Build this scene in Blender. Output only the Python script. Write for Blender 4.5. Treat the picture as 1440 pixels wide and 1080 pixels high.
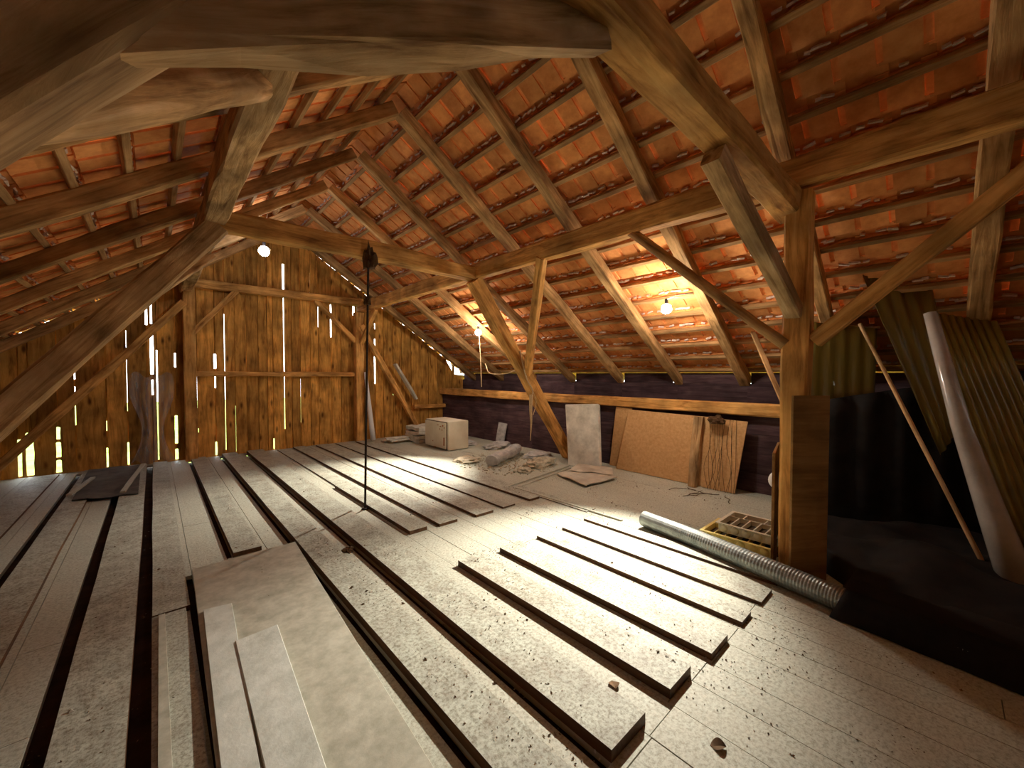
import bpy, bmesh, math, random
from mathutils import Vector, Matrix, noise

for o in list(bpy.data.objects):
    bpy.data.objects.remove(o, do_unlink=True)
rnd = random.Random(7)
S = bpy.context.scene
COL = S.collection

# ------------------------------------------------------------------ camera
EYE = 1.5
CR = Vector((0.740097, -0.672499, 0.001066))
CU = Vector((0.015619, 0.018774, 0.999702))
CF = Vector((0.672318, 0.739860, -0.024398))
FPX = 554.8
cam = bpy.data.cameras.new('camera')
cam.sensor_width = 36.0
cam.lens = FPX / 1440 * 36
cam.clip_start = 0.02
cam.clip_end = 300
co = bpy.data.objects.new('camera', cam)
COL.objects.link(co)
co.matrix_world = Matrix(((CR.x, CU.x, -CF.x, 0), (CR.y, CU.y, -CF.y, 0), (CR.z, CU.z, -CF.z, EYE), (0, 0, 0, 1)))
S.camera = co

# ------------------------------------------------------------------ world, view
W = bpy.data.worlds.new('world')
S.world = W
W.use_nodes = True
bg = W.node_tree.nodes['Background']
bg.inputs[0].default_value = (0.92, 0.98, 1.0, 1)
bg.inputs[1].default_value = 4.0
S.view_settings.view_transform = 'Standard'
S.view_settings.look = 'None'
S.view_settings.gamma = 1.0
S.view_settings.use_curve_mapping = False
S.view_settings.exposure = 0.74
S.cycles.diffuse_bounces = 7
S.cycles.max_bounces = 12
WARM = (1.0, 0.90, 0.77)
LAMP_W = 270.0        # open bulb
SPOT_W = 950.0       # reflector beam
COOL_W = 14.0
BULB_E = 60.0


# ------------------------------------------------------------------ material helpers
def newmat(name):
    m = bpy.data.materials.new(name)
    m.use_nodes = True
    nt = m.node_tree
    b = nt.nodes['Principled BSDF']
    return m, nt, b


def N(nt, t, **kw):
    n = nt.nodes.new(t)
    for k, v in kw.items():
        setattr(n, k, v)
    return n


def wood(name, dark, mid, light, grain=14.0, rough=0.8, stain=0.5, bump=0.25, vary=0.25, dust=None, dustcol=(0.6, 0.58, 0.5), knots=0.0, spec=0.15):
    m, nt, b = newmat(name)
    L = nt.links.new
    tc = N(nt, 'ShaderNodeTexCoord')
    oi = N(nt, 'ShaderNodeObjectInfo')
    off = N(nt, 'ShaderNodeVectorMath', operation='SCALE')
    cmb = N(nt, 'ShaderNodeCombineXYZ')
    L(oi.outputs['Random'], cmb.inputs[0]); L(oi.outputs['Random'], cmb.inputs[1])
    L(cmb.outputs[0], off.inputs[0]); off.inputs['Scale'].default_value = 37.0
    add = N(nt, 'ShaderNodeVectorMath', operation='ADD')
    L(tc.outputs['Object'], add.inputs[0]); L(off.outputs[0], add.inputs[1])
    mp = N(nt, 'ShaderNodeMapping')
    mp.inputs['Scale'].default_value = (0.9, grain, grain)
    L(add.outputs[0], mp.inputs['Vector'])
    n1 = N(nt, 'ShaderNodeTexNoise')
    n1.inputs['Scale'].default_value = 2.2; n1.inputs['Detail'].default_value = 7; n1.inputs['Roughness'].default_value = 0.65
    n1.inputs['Distortion'].default_value = 0.6
    L(mp.outputs[0], n1.inputs['Vector'])
    n2 = N(nt, 'ShaderNodeTexNoise')
    n2.inputs['Scale'].default_value = 2.6; n2.inputs['Detail'].default_value = 4
    L(add.outputs[0], n2.inputs['Vector'])
    cr = N(nt, 'ShaderNodeValToRGB')
    cr.color_ramp.elements[0].position = 0.30; cr.color_ramp.elements[0].color = (*dark, 1)
    cr.color_ramp.elements[1].position = 0.72; cr.color_ramp.elements[1].color = (*light, 1)
    e = cr.color_ramp.elements.new(0.5); e.color = (*mid, 1)
    L(n1.outputs['Fac'], cr.inputs[0])
    st = N(nt, 'ShaderNodeMapRange')
    st.inputs['From Min'].default_value = 0.35; st.inputs['From Max'].default_value = 0.65
    st.inputs['To Min'].default_value = 1.0 - stain; st.inputs['To Max'].default_value = 1.12
    L(n2.outputs['Fac'], st.inputs['Value'])
    vr = N(nt, 'ShaderNodeMapRange')
    vr.inputs['To Min'].default_value = 1 - vary; vr.inputs['To Max'].default_value = 1 + vary
    L(oi.outputs['Random'], vr.inputs['Value'])
    mu = N(nt, 'ShaderNodeMath', operation='MULTIPLY')
    L(st.outputs[0], mu.inputs[0]); L(vr.outputs[0], mu.inputs[1])
    sc = N(nt, 'ShaderNodeVectorMath', operation='SCALE')
    L(cr.outputs[0], sc.inputs[0]); L(mu.outputs[0], sc.inputs['Scale'])
    out = sc.outputs[0]
    if knots > 0:
        mk = N(nt, 'ShaderNodeMapping'); mk.inputs['Scale'].default_value = (1.6, 4.5, 4.5)
        L(add.outputs[0], mk.inputs['Vector'])
        vo = N(nt, 'ShaderNodeTexVoronoi'); vo.inputs['Scale'].default_value = 1.6
        L(mk.outputs[0], vo.inputs['Vector'])
        mr = N(nt, 'ShaderNodeMapRange')
        mr.inputs['From Min'].default_value = 0.07; mr.inputs['From Max'].default_value = 0.22
        mr.inputs['To Min'].default_value = knots; mr.inputs['To Max'].default_value = 0.0
        L(vo.outputs['Distance'], mr.inputs['Value'])
        mx = N(nt, 'ShaderNodeMixRGB'); mx.inputs[2].default_value = (dark[0] * .35, dark[1] * .25, dark[2] * .2, 1)
        L(mr.outputs[0], mx.inputs[0]); L(out, mx.inputs[1]); out = mx.outputs[0]
    if dust:
        geo = N(nt, 'ShaderNodeNewGeometry')
        sx = N(nt, 'ShaderNodeSeparateXYZ'); L(geo.outputs['Normal'], sx.inputs[0])
        up = N(nt, 'ShaderNodeMapRange'); up.inputs['From Min'].default_value = 0.5; up.inputs['From Max'].default_value = 0.9
        L(sx.outputs['Z'], up.inputs['Value'])
        n3 = N(nt, 'ShaderNodeTexNoise'); n3.inputs['Scale'].default_value = 7.0; n3.inputs['Detail'].default_value = 8; n3.inputs['Roughness'].default_value = 0.7
        L(geo.outputs['Position'], n3.inputs['Vector'])
        dm = N(nt, 'ShaderNodeMapRange'); dm.inputs['From Min'].default_value = 0.32; dm.inputs['From Max'].default_value = 0.6
        dm.inputs['To Min'].default_value = dust * 0.55; dm.inputs['To Max'].default_value = dust
        L(n3.outputs['Fac'], dm.inputs['Value'])
        mm = N(nt, 'ShaderNodeMath', operation='MULTIPLY'); L(up.outputs[0], mm.inputs[0]); L(dm.outputs[0], mm.inputs[1])
        n4 = N(nt, 'ShaderNodeTexNoise'); n4.inputs['Scale'].default_value = 55.0; n4.inputs['Detail'].default_value = 5; n4.inputs['Roughness'].default_value = 0.8
        L(geo.outputs['Position'], n4.inputs['Vector'])
        c4 = N(nt, 'ShaderNodeValToRGB')
        c4.color_ramp.elements[0].position = 0.36; c4.color_ramp.elements[0].color = (dustcol[0] * .42, dustcol[1] * .38, dustcol[2] * .32, 1)
        c4.color_ramp.elements[1].position = 0.56; c4.color_ramp.elements[1].color = (*dustcol, 1)
        L(n4.outputs['Fac'], c4.inputs[0])
        mx = N(nt, 'ShaderNodeMixRGB'); L(c4.outputs[0], mx.inputs[2])
        L(mm.outputs[0], mx.inputs[0]); L(out, mx.inputs[1]); out = mx.outputs[0]
    L(out, b.inputs['Base Color'])
    b.inputs['Roughness'].default_value = rough
    b.inputs['Specular IOR Level'].default_value = spec
    bp = N(nt, 'ShaderNodeBump'); bp.inputs['Strength'].default_value = bump; bp.inputs['Distance'].default_value = 0.02
    L(n1.outputs['Fac'], bp.inputs['Height']); L(bp.outputs[0], b.inputs['Normal'])
    return m


def plain(name, c1, c2, scale=8.0, rough=0.8, bump=0.15, vary=0.0, spec=0.2, metallic=0.0, detail=6):
    m, nt, b = newmat(name)
    L = nt.links.new
    tc = N(nt, 'ShaderNodeTexCoord')
    oi = N(nt, 'ShaderNodeObjectInfo')
    add = N(nt, 'ShaderNodeVectorMath', operation='ADD')
    sc0 = N(nt, 'ShaderNodeMath', operation='MULTIPLY'); sc0.inputs[1].default_value = 23.0
    L(oi.outputs['Random'], sc0.inputs[0])
    L(tc.outputs['Object'], add.inputs[0]); L(sc0.outputs[0], add.inputs[1])
    n1 = N(nt, 'ShaderNodeTexNoise')
    n1.inputs['Scale'].default_value = scale; n1.inputs['Detail'].default_value = detail; n1.inputs['Roughness'].default_value = 0.65
    L(add.outputs[0], n1.inputs['Vector'])
    cr = N(nt, 'ShaderNodeValToRGB')
    cr.color_ramp.elements[0].position = 0.33; cr.color_ramp.elements[0].color = (*c1, 1)
    cr.color_ramp.elements[1].position = 0.66; cr.color_ramp.elements[1].color = (*c2, 1)
    L(n1.outputs['Fac'], cr.inputs[0])
    vr = N(nt, 'ShaderNodeMapRange')
    vr.inputs['To Min'].default_value = 1 - vary; vr.inputs['To Max'].default_value = 1 + vary
    L(oi.outputs['Random'], vr.inputs['Value'])
    sc = N(nt, 'ShaderNodeVectorMath', operation='SCALE')
    L(cr.outputs[0], sc.inputs[0]); L(vr.outputs[0], sc.inputs['Scale'])
    L(sc.outputs[0], b.inputs['Base Color'])
    b.inputs['Roughness'].default_value = rough
    b.inputs['Specular IOR Level'].default_value = spec
    b.inputs['Metallic'].default_value = metallic
    bp = N(nt, 'ShaderNodeBump'); bp.inputs['Strength'].default_value = bump; bp.inputs['Distance'].default_value = 0.01
    L(n1.outputs['Fac'], bp.inputs['Height']); L(bp.outputs[0], b.inputs['Normal'])
    return m


def film_mat(name, col, trans=0.35, rough=0.25):
    m, nt, b = newmat(name)
    L = nt.links.new
    tc = N(nt, 'ShaderNodeTexCoord')
    mp = N(nt, 'ShaderNodeMapping'); mp.inputs['Scale'].default_value = (9, 9, 1.2)
    L(tc.outputs['Object'], mp.inputs[0])
    n1 = N(nt, 'ShaderNodeTexNoise'); n1.inputs['Scale'].default_value = 3.0; n1.inputs['Detail'].default_value = 5
    L(mp.outputs[0], n1.inputs['Vector'])
    mr = N(nt, 'ShaderNodeMapRange'); mr.inputs['To Min'].default_value = 1 - trans * 1.4; mr.inputs['To Max'].default_value = 1 - trans * .4
    L(n1.outputs['Fac'], mr.inputs['Value'])
    b.inputs['Base Color'].default_value = (*col, 1)
    b.inputs['Roughness'].default_value = rough
    L(mr.outputs[0], b.inputs['Alpha'])
    bp = N(nt, 'ShaderNodeBump'); bp.inputs['Strength'].default_value = 0.5; bp.inputs['Distance'].default_value = 0.02
    L(n1.outputs['Fac'], bp.inputs['Height']); L(bp.outputs[0], b.inputs['Normal'])
    return m


def emit_mat(name, col, e):
    m = bpy.data.materials.new(name); m.use_nodes = True
    nt = m.node_tree; nt.nodes.clear()
    em = N(nt, 'ShaderNodeEmission'); em.inputs[0].default_value = (*col, 1); em.inputs[1].default_value = e
    o = N(nt, 'ShaderNodeOutputMaterial'); nt.links.new(em.outputs[0], o.inputs[0])
    return m


M = {}
M['beam'] = wood('hewn_timber', (0.30, 0.12, 0.03), (0.72, 0.36, 0.10), (0.90, 0.53, 0.18), grain=9, stain=0.45, bump=0.5, vary=0.12, knots=0.5)
M['beam_old'] = wood('weathered_timber', (0.26, 0.13, 0.05), (0.62, 0.38, 0.17), (0.84, 0.58, 0.32), grain=9, stain=0.5, bump=0.6, vary=0.12, knots=0.5)
M['rafter'] = wood('rafter_timber', (0.22, 0.11, 0.04), (0.56, 0.31, 0.12), (0.78, 0.49, 0.22), grain=10, stain=0.5, bump=0.5, vary=0.2, knots=0.4)
M['batten'] = wood('batten_wood', (0.26, 0.13, 0.05), (0.45, 0.25, 0.10), (0.58, 0.36, 0.17), grain=20, stain=0.4, bump=0.2, vary=0.2)
M['gable'] = wood('gable_boards', (0.26, 0.105, 0.018), (0.64, 0.31, 0.065), (0.82, 0.45, 0.11), grain=7, stain=0.45, bump=0.4, vary=0.34, knots=0.9)
M['floor'] = wood('dusty_floorboards', (0.42, 0.40, 0.31), (0.48, 0.47, 0.38), (0.54, 0.53, 0.43), grain=7, stain=0.15, bump=0.12, vary=0.05, dust=0.85, dustcol=(0.56, 0.60, 0.51), spec=0.3, rough=0.62)
M['floor_edge'] = wood('raised_boards', (0.05, 0.02, 0.007), (0.11, 0.05, 0.018), (0.18, 0.09, 0.04), grain=8, stain=0.25, bump=0.15, vary=0.05, dust=1.0, dustcol=(0.56, 0.60, 0.51), spec=0.3, rough=0.62)
M['mat'] = plain('floor_shade_dark', (0.07, 0.065, 0.06), (0.16, 0.15, 0.13), scale=4, rough=0.9)  # dark tone of the added sheet that stands in for floor shade
M['pit'] = plain('dark_subfloor', (0.03, 0.013, 0.005), (0.08, 0.035, 0.012), scale=5, rough=1.0)
M['ply'] = plain('dusty_plywood', (0.38, 0.38, 0.30), (0.58, 0.58, 0.48), scale=11, rough=0.7, bump=0.2)
M['ply_light'] = plain('pale_slab', (0.50, 0.54, 0.48), (0.72, 0.76, 0.70), scale=9, rough=0.8, bump=0.4)
M['tile'] = plain('clay_tile', (0.60, 0.21, 0.06), (0.86, 0.38, 0.125), scale=6, rough=0.85, bump=0.2, vary=0.22)
M['mortar'] = plain('lime_mortar', (0.55, 0.40, 0.30), (0.85, 0.70, 0.58), scale=20, rough=0.9)
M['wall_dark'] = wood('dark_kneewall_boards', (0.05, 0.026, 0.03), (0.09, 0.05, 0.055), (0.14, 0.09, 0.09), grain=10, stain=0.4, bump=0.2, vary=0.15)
M['chip'] = plain('chipboard', (0.56, 0.31, 0.12), (0.70, 0.42, 0.19), scale=30, rough=0.75, bump=0.1)
M['board'] = wood('brown_board', (0.20, 0.10, 0.035), (0.30, 0.16, 0.055), (0.38, 0.21, 0.08), grain=8, stain=0.3, bump=0.15, vary=0.1)
M['foam'] = plain('grey_foam_slab', (0.52, 0.51, 0.43), (0.82, 0.80, 0.70), scale=7, rough=0.9, bump=0.3)
M['cream'] = plain('cream_enamel', (0.72, 0.66, 0.50), (0.84, 0.79, 0.64), scale=4, rough=0.45, bump=0.05, spec=0.4)
M['rust'] = plain('rust', (0.28, 0.09, 0.03), (0.5, 0.2, 0.07), scale=30, rough=0.9)
M['dark'] = plain('dark_iron', (0.02, 0.015, 0.012), (0.05, 0.035, 0.03), scale=20, rough=0.6)
M['duct'] = plain('galvanised_duct', (0.24, 0.27, 0.26), (0.40, 0.43, 0.41), scale=10, rough=0.42, bump=0.1, metallic=0.55)
M['tray'] = plain('yellow_plastic', (0.78, 0.60, 0.16), (0.92, 0.78, 0.30), scale=8, rough=0.5, spec=0.4)
M['tray_pale'] = plain('pale_plastic', (0.70, 0.66, 0.50), (0.82, 0.78, 0.62), scale=8, rough=0.5, spec=0.4)
M['soil'] = plain('tray_soil', (0.06, 0.045, 0.03), (0.13, 0.10, 0.07), scale=40, rough=1.0)
M['felt'] = plain('grey_roofing_felt', (0.34, 0.34, 0.33), (0.60, 0.59, 0.56), scale=12, rough=0.9, bump=0.3)
M['rubble'] = plain('crumbled_mortar', (0.40, 0.36, 0.27), (0.68, 0.62, 0.46), scale=25, rough=1.0, bump=0.6)
M['paper'] = plain('torn_cardboard', (0.48, 0.43, 0.34), (0.66, 0.61, 0.5), scale=6, rough=0.9)
M['white'] = plain('white_plastic', (0.78, 0.78, 0.78), (0.9, 0.9, 0.9), scale=4, rough=0.5)
M['rope'] = plain('frayed_rope', (0.42, 0.28, 0.14), (0.62, 0.44, 0.25), scale=60, rough=1.0)
M['litter'] = plain('wood_litter', (0.09, 0.055, 0.03), (0.22, 0.15, 0.09), scale=9, rough=1.0, vary=0.3)
M['litter2'] = plain('pale_litter', (0.5, 0.46, 0.38), (0.72, 0.69, 0.6), scale=9, rough=1.0, vary=0.3)
M['cloth'] = plain('tarp_and_shade_sheet', (0.006, 0.005, 0.005), (0.018, 0.014, 0.012), scale=5, rough=0.75, bump=0.3)  # floor tarpaulin, and the added hanging sheets that darken the right corner
M['rag'] = plain('brown_rag', (0.06, 0.03, 0.015), (0.13, 0.07, 0.03), scale=14, rough=1.0)
M['film'] = film_mat('yellow_film', (0.22, 0.16, 0.03), trans=0.15, rough=0.3)
M['film_grey'] = film_mat('grey_cobweb_film', (0.42, 0.42, 0.44), trans=0.75, rough=0.7)
M['corr'] = plain('yellowed_corrugated_plastic', (0.20, 0.145, 0.025), (0.34, 0.25, 0.06), scale=3, rough=0.28, spec=0.6)
M['tube'] = plain('pale_plastic_tube', (0.42, 0.40, 0.36), (0.58, 0.55, 0.5), scale=5, rough=0.22, spec=0.7)
M['cable'] = plain('pale_cable', (0.55, 0.5, 0.42), (0.7, 0.65, 0.55), scale=9, rough=0.6)
M['grass'] = plain('meadow', (0.22, 0.36, 0.05), (0.42, 0.55, 0.12), scale=0.8, rough=1.0)
M['warm'] = emit_mat('warm_bulb', (1.0, 0.86, 0.72), BULB_E)
M['cool'] = emit_mat('cool_bulb', (0.75, 0.85, 1.0), 60.0)


# ------------------------------------------------------------------ object helpers
def link(o, parent=None, local=None, world=None):
    COL.objects.link(o)
    if parent is not None:
        o.parent = parent
        base = parent
        T = Matrix.Identity(4)
        while base is not None:
            T = base.matrix_basis @ T
            base = base.parent
        if world is not None:
            o.matrix_basis = T.inverted() @ world
        elif local is not None:
            o.matrix_basis = local
    elif world is not None:
        o.matrix_basis = world
    return o


def mobj(name, bm, mat, parent=None, world=None, smooth=False):
    me = bpy.data.meshes.new(name)
    bm.normal_update()
    bm.to_mesh(me)
    bm.free()
    if mat is not None:
        me.materials.append(mat)
    if smooth:
        me.polygons.foreach_set('use_smooth', [True] * len(me.polygons))
    o = bpy.data.objects.new(name, me)
    return link(o, parent, world=world if world is not None else Matrix.Identity(4))


def empty(name, loc=(0, 0, 0)):
    o = bpy.data.objects.new(name, None)
    o.empty_display_size = 0.1
    COL.objects.link(o)
    o.matrix_basis = Matrix.Translation(loc)
    return o


def tag(o, label=None, cat=None, group=None, kind=None):
    if label: o['label'] = label
    if cat: o['category'] = cat
    if group: o['group'] = group
    if kind: o['kind'] = kind
    return o


def frame(p0, p1, up=(0, 0, 1)):
    p0, p1, up = Vector(p0), Vector(p1), Vector(up)
    x = (p1 - p0).normalized()
    if abs(x.dot(up.normalized())) > 0.98:
        up = Vector((0, 1, 0)) if abs(x.y) < .9 else Vector((1, 0, 0))
    y = up.cross(x).normalized()
    z = x.cross(y)
    return Matrix(((x.x, y.x, z.x, p0.x), (x.y, y.y, z.y, p0.y), (x.z, y.z, z.z, p0.z), (0, 0, 0, 1)))


def timber_bm(L, w, h, anchor='center', rough=0.008, bend=(0, 0), taper=1.0, round_=False, seed=0, step=0.25):
    bm = bmesh.new()
    n = max(2, int(L / step))
    if round_:
        k = 10
        prof = [(0.5 * math.cos(2 * math.pi * i / k), 0.5 * math.sin(2 * math.pi * i / k)) for i in range(k)]
    else:
        c = 0.09
        prof = [(.5, -.5 + c), (.5, .5 - c), (.5 - c, .5), (-.5 + c, .5), (-.5, .5 - c), (-.5, -.5 + c), (-.5 + c, -.5), (.5 - c, -.5)]
    zo = {'center': 0, 'bottom': h / 2, 'top': -h / 2}[anchor]
    rings = []
    for i in range(n + 1):
        t = i / n
        sc = 1 + (taper - 1) * t
        bz = math.sin(math.pi * t)
        ring = []
        for j, (a, b_) in enumerate(prof):
            q = Vector((t * L * 1.7 + seed * 3.1, a * 3 + seed, b_ * 3))
            d = 1 + noise.noise(q) * rough / (0.5 * min(w, h)) * 1.6
            ring.append(bm.verts.new((t * L, a * w * sc * d + bend[0] * bz, b_ * h * sc * d + zo + bend[1] * bz)))
        rings.append(ring)
    k = len(prof)
    for i in range(n):
        for j in range(k):
            bm.faces.new((rings[i][j], rings[i + 1][j], rings[i + 1][(j + 1) % k], rings[i][(j + 1) % k]))
    bm.faces.new(rings[0])
    bm.faces.new(rings[-1][::-1])
    bmesh.ops.recalc_face_normals(bm, faces=bm.faces)
    return bm


def timber(name, p0, p1, w, h, mat='beam', parent=None, up=(0, 0, 1), label=None, cat=None, group=None, **kw):
    L = (Vector(p1) - Vector(p0)).length
    sd = kw.pop('seed', sum(p0) * 7.3 + sum(p1))
    o = mobj(name, timber_bm(L, w, h, seed=sd, **kw), M[mat], parent, frame(p0, p1, up), smooth=kw.get('round_', False))
    tag(o, label, cat, group)
    return o


def add_box(bm, x0, x1, y0, y1, z0, z1, mtx=None, jit=0.0):
    vs = []
    for x in (x0, x1):
        for y in (y0, y1):
            for z in (z0, z1):
                v = Vector((x, y, z))
                if jit: v += Vector((rnd.uniform(-jit, jit), rnd.uniform(-jit, jit), rnd.uniform(-jit, jit)))
                if mtx is not None: v = mtx @ v
                vs.append(bm.verts.new(v))
    a = vs
    fs = []
    for f in ((0, 1, 3, 2), (4, 6, 7, 5), (0, 4, 5, 1), (2, 3, 7, 6), (0, 2, 6, 4), (1, 5, 7, 3)):
        fs.append(bm.faces.new([a[i] for i in f]))
    return fs


def boxobj(name, x0, x1, y0, y1, z0, z1, mat, parent=None, bevel=0.0, along='x', jit=0.0):
    """box whose local X runs along its length so the grain follows it"""
    cx, cy, cz = x0, y0, z0
    bm = bmesh.new()
    if along == 'x':
        add_box(bm, 0, x1 - x0, 0, y1 - y0, 0, z1 - z0, jit=jit)
        Wm = Matrix.Translation((x0, y0, z0))
    elif along == 'y':
        add_box(bm, 0, y1 - y0, 0, x1 - x0, 0, z1 - z0, jit=jit)
        Wm = Matrix(((0, -1, 0, x1), (1, 0, 0, y0), (0, 0, 1, z0), (0, 0, 0, 1)))
    else:
        add_box(bm, 0, z1 - z0, 0, y1 - y0, 0, x1 - x0, jit=jit)
        Wm = Matrix(((0, 0, -1, x1), (0, 1, 0, y0), (1, 0, 0, z0), (0, 0, 0, 1)))
    if bevel:
        bmesh.ops.bevel(bm, geom=bm.edges[:], offset=bevel, segments=1, affect='EDGES')
    bmesh.ops.recalc_face_normals(bm, faces=bm.faces)
    return mobj(name, bm, M[mat], parent, Wm)


def slab(name, pts, th, mat, parent=None, bevel=0.003, sub=0, wob=0.0, seed=0.0, toward=None):
    """thin sheet through four corner points (given in order), th thick; local frame on the first edge"""
    P = [Vector(p) for p in pts]
    n = (P[1] - P[0]).cross(P[-1] - P[0]).normalized()
    if toward is not None and n.dot(Vector(toward)) < 0:
        n = -n
    F = frame(P[0], P[1], n)
    Fi = F.inverted()
    L = [Fi @ p for p in P]
    bm = bmesh.new()
    if sub and len(L) == 4:
        g = []
        for i in range(sub + 1):
            row = []
            for j in range(sub + 1):
                u, v = i / sub, j / sub
                q = (L[0] * (1 - u) + L[1] * u) * (1 - v) + (L[3] * (1 - u) + L[2] * u) * v
                q.z += wob * noise.noise(Vector((u * 3 + seed, v * 3, seed)))
                row.append(q)
            g.append(row)
        top = [[bm.verts.new(q) for q in r] for r in g]
        bot = [[bm.verts.new(q - Vector((0, 0, th))) for q in r] for r in g]
        for i in range(sub):
            for j in range(sub):
                bm.faces.new((top[i][j], top[i + 1][j], top[i + 1][j + 1], top[i][j + 1]))
                bm.faces.new((bot[i][j], bot[i][j + 1], bot[i + 1][j + 1], bot[i + 1][j]))
        for i in range(sub):
            bm.faces.new((top[i][0], bot[i][0], bot[i + 1][0], top[i + 1][0]))
            bm.faces.new((top[i][sub], top[i + 1][sub], bot[i + 1][sub], bot[i][sub]))
            bm.faces.new((top[0][i], top[0][i + 1], bot[0][i + 1], bot[0][i]))
            bm.faces.new((top[sub][i], bot[sub][i], bot[sub][i + 1], top[sub][i + 1]))
    else:
        top = [bm.verts.new(q) for q in L]
        bot = [bm.verts.new(q - Vector((0, 0, th))) for q in L]
        bm.faces.new(top); bm.faces.new(bot[::-1])
        for i in range(len(L)):
            j = (i + 1) % len(L)
            bm.faces.new((top[i], bot[i], bot[j], top[j]))
        if bevel:
            bmesh.ops.bevel(bm, geom=bm.edges[:], offset=bevel, segments=1, affect='EDGES')
    bmesh.ops.recalc_face_normals(bm, faces=bm.faces)
    return mobj(name, bm, M[mat], parent, F)


def tube_bm(pts, r, k=8, closed=True, rfun=None):
    P = [Vector(p) for p in pts]
    bm = bmesh.new()
    rings = []
    prev = None
    for i, p in enumerate(P):
        d = (P[min(i + 1, len(P) - 1)] - P[max(i - 1, 0)]).normalized()
        ref = prev if prev is not None else (Vector((0, 0, 1)) if abs(d.z) < 0.9 else Vector((1, 0, 0)))
        y = ref.cross(d)
        if y.length < 1e-5: y = Vector((1, 0, 0)).cross(d)
        y.normalize(); z = d.cross(y); prev = z
        rr = rfun(i) if rfun else r
        rings.append([bm.verts.new(p + (y * math.cos(2 * math.pi * j / k) + z * math.sin(2 * math.pi * j / k)) * rr) for j in range(k)])
    for i in range(len(rings) - 1):
        for j in range(k):
            bm.faces.new((rings[i][j], rings[i + 1][j], rings[i + 1][(j + 1) % k], rings[i][(j + 1) % k]))
    if closed:
        bm.faces.new(rings[0]); bm.faces.new(rings[-1][::-1])
    bmesh.ops.recalc_face_normals(bm, faces=bm.faces)
    return bm


def catmull(pts, n=8):
    P = [Vector(p) for p in pts]
    P = [P[0] * 2 - P[1]] + P + [P[-1] * 2 - P[-2]]
    out = []
    for i in range(1, len(P) - 2):
        for k in range(n):
            t = k / n
            a, b, c, d = P[i - 1], P[i], P[i + 1], P[i + 2]
            out.append(0.5 * ((2 * b) + (c - a) * t + (2 * a - 5 * b + 4 * c - d) * t * t + (3 * b - a - 3 * c + d) * t ** 3))
    out.append(P[-2])
    return out


def lump(name, center, size, mat, parent=None, seed=0, rough=0.35, sub=3):
    bm = bmesh.new()
    bmesh.ops.create_icosphere(bm, subdivisions=sub, radius=1)
    for v in bm.verts:
        n = noise.fractal(v.co * 2.2 + Vector((seed, seed * 2, 0)), 0.7, 2.0, 4)
        v.co *= 1 + rough * n
        v.co.z = max(v.co.z, -0.35)
        v.co = Vector((v.co.x * size[0], v.co.y * size[1], (v.co.z + 0.35) * size[2]))
    return mobj(name, bm, M[mat], parent, Matrix.Translation(center), smooth=(mat == 'cloth'))


def project(p):
    v = Vector(p) - Vector((0, 0, EYE))
    d = v.dot(CF)
    if d < 0.05: return None
    return 720 + FPX * v.dot(CR) / d, 540 - FPX * v.dot(CU) / d, d


# ------------------------------------------------------------------ dimensions (metres)
XC, ZR = 1.945, 4.219
SR, SL = 0.664, 0.709
AR, AL = math.atan(SR), math.atan(SL)
XW, XE = 5.62, 6.42          # knee wall, eave on the right
XWL, XEL = -1.75, -2.45      # the same on the left
YG, YB = 8.93, -2.4          # gable, back end
XPR, ZPR, XPL = 3.37, 2.82, 0.47


def roof_z(x, n=0.0):
    """height of the surface n above the rafters' undersides"""
    if x >= XC: return ZR - SR * (x - XC) + n / math.cos(AR)
    return ZR - SL * (XC - x) + n / math.cos(AL)


def slope_matrix(side):
    a = AR if side > 0 else AL
    c, s = math.cos(a), math.sin(a)
    if side > 0:
        ex, ey, ez = Vector((0, -1, 0)), Vector((c, 0, -s)), Vector((s, 0, c))
    else:
        ex, ey, ez = Vector((0, 1, 0)), Vector((-c, 0, -s)), Vector((-s, 0, c))
    return Matrix(((ex.x, ey.x, ez.x, XC), (ex.y, ey.y, ez.y, 0), (ex.z, ey.z, ez.z, ZR), (0, 0, 0, 1)))


# ================================================================== STRUCTURE
# meadow outside, seen through the gaps
bm = bmesh.new()
bmesh.ops.create_grid(bm, x_segments=2, y_segments=2, size=90)
g = mobj('ground', bm, M['grass'], None, Matrix.Translation((0, 0, -3.2))); tag(g, kind='structure')

# floor: boards, raised boards, sheets
floor = empty('floor', (0, 0, 0)); tag(floor, kind='structure')
bm = bmesh.new(); add_box(bm, XEL + .1, XE - .1, YB, YG + .05, -0.16, -0.07)
mobj('subfloor', bm, M['pit'], floor)


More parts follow.
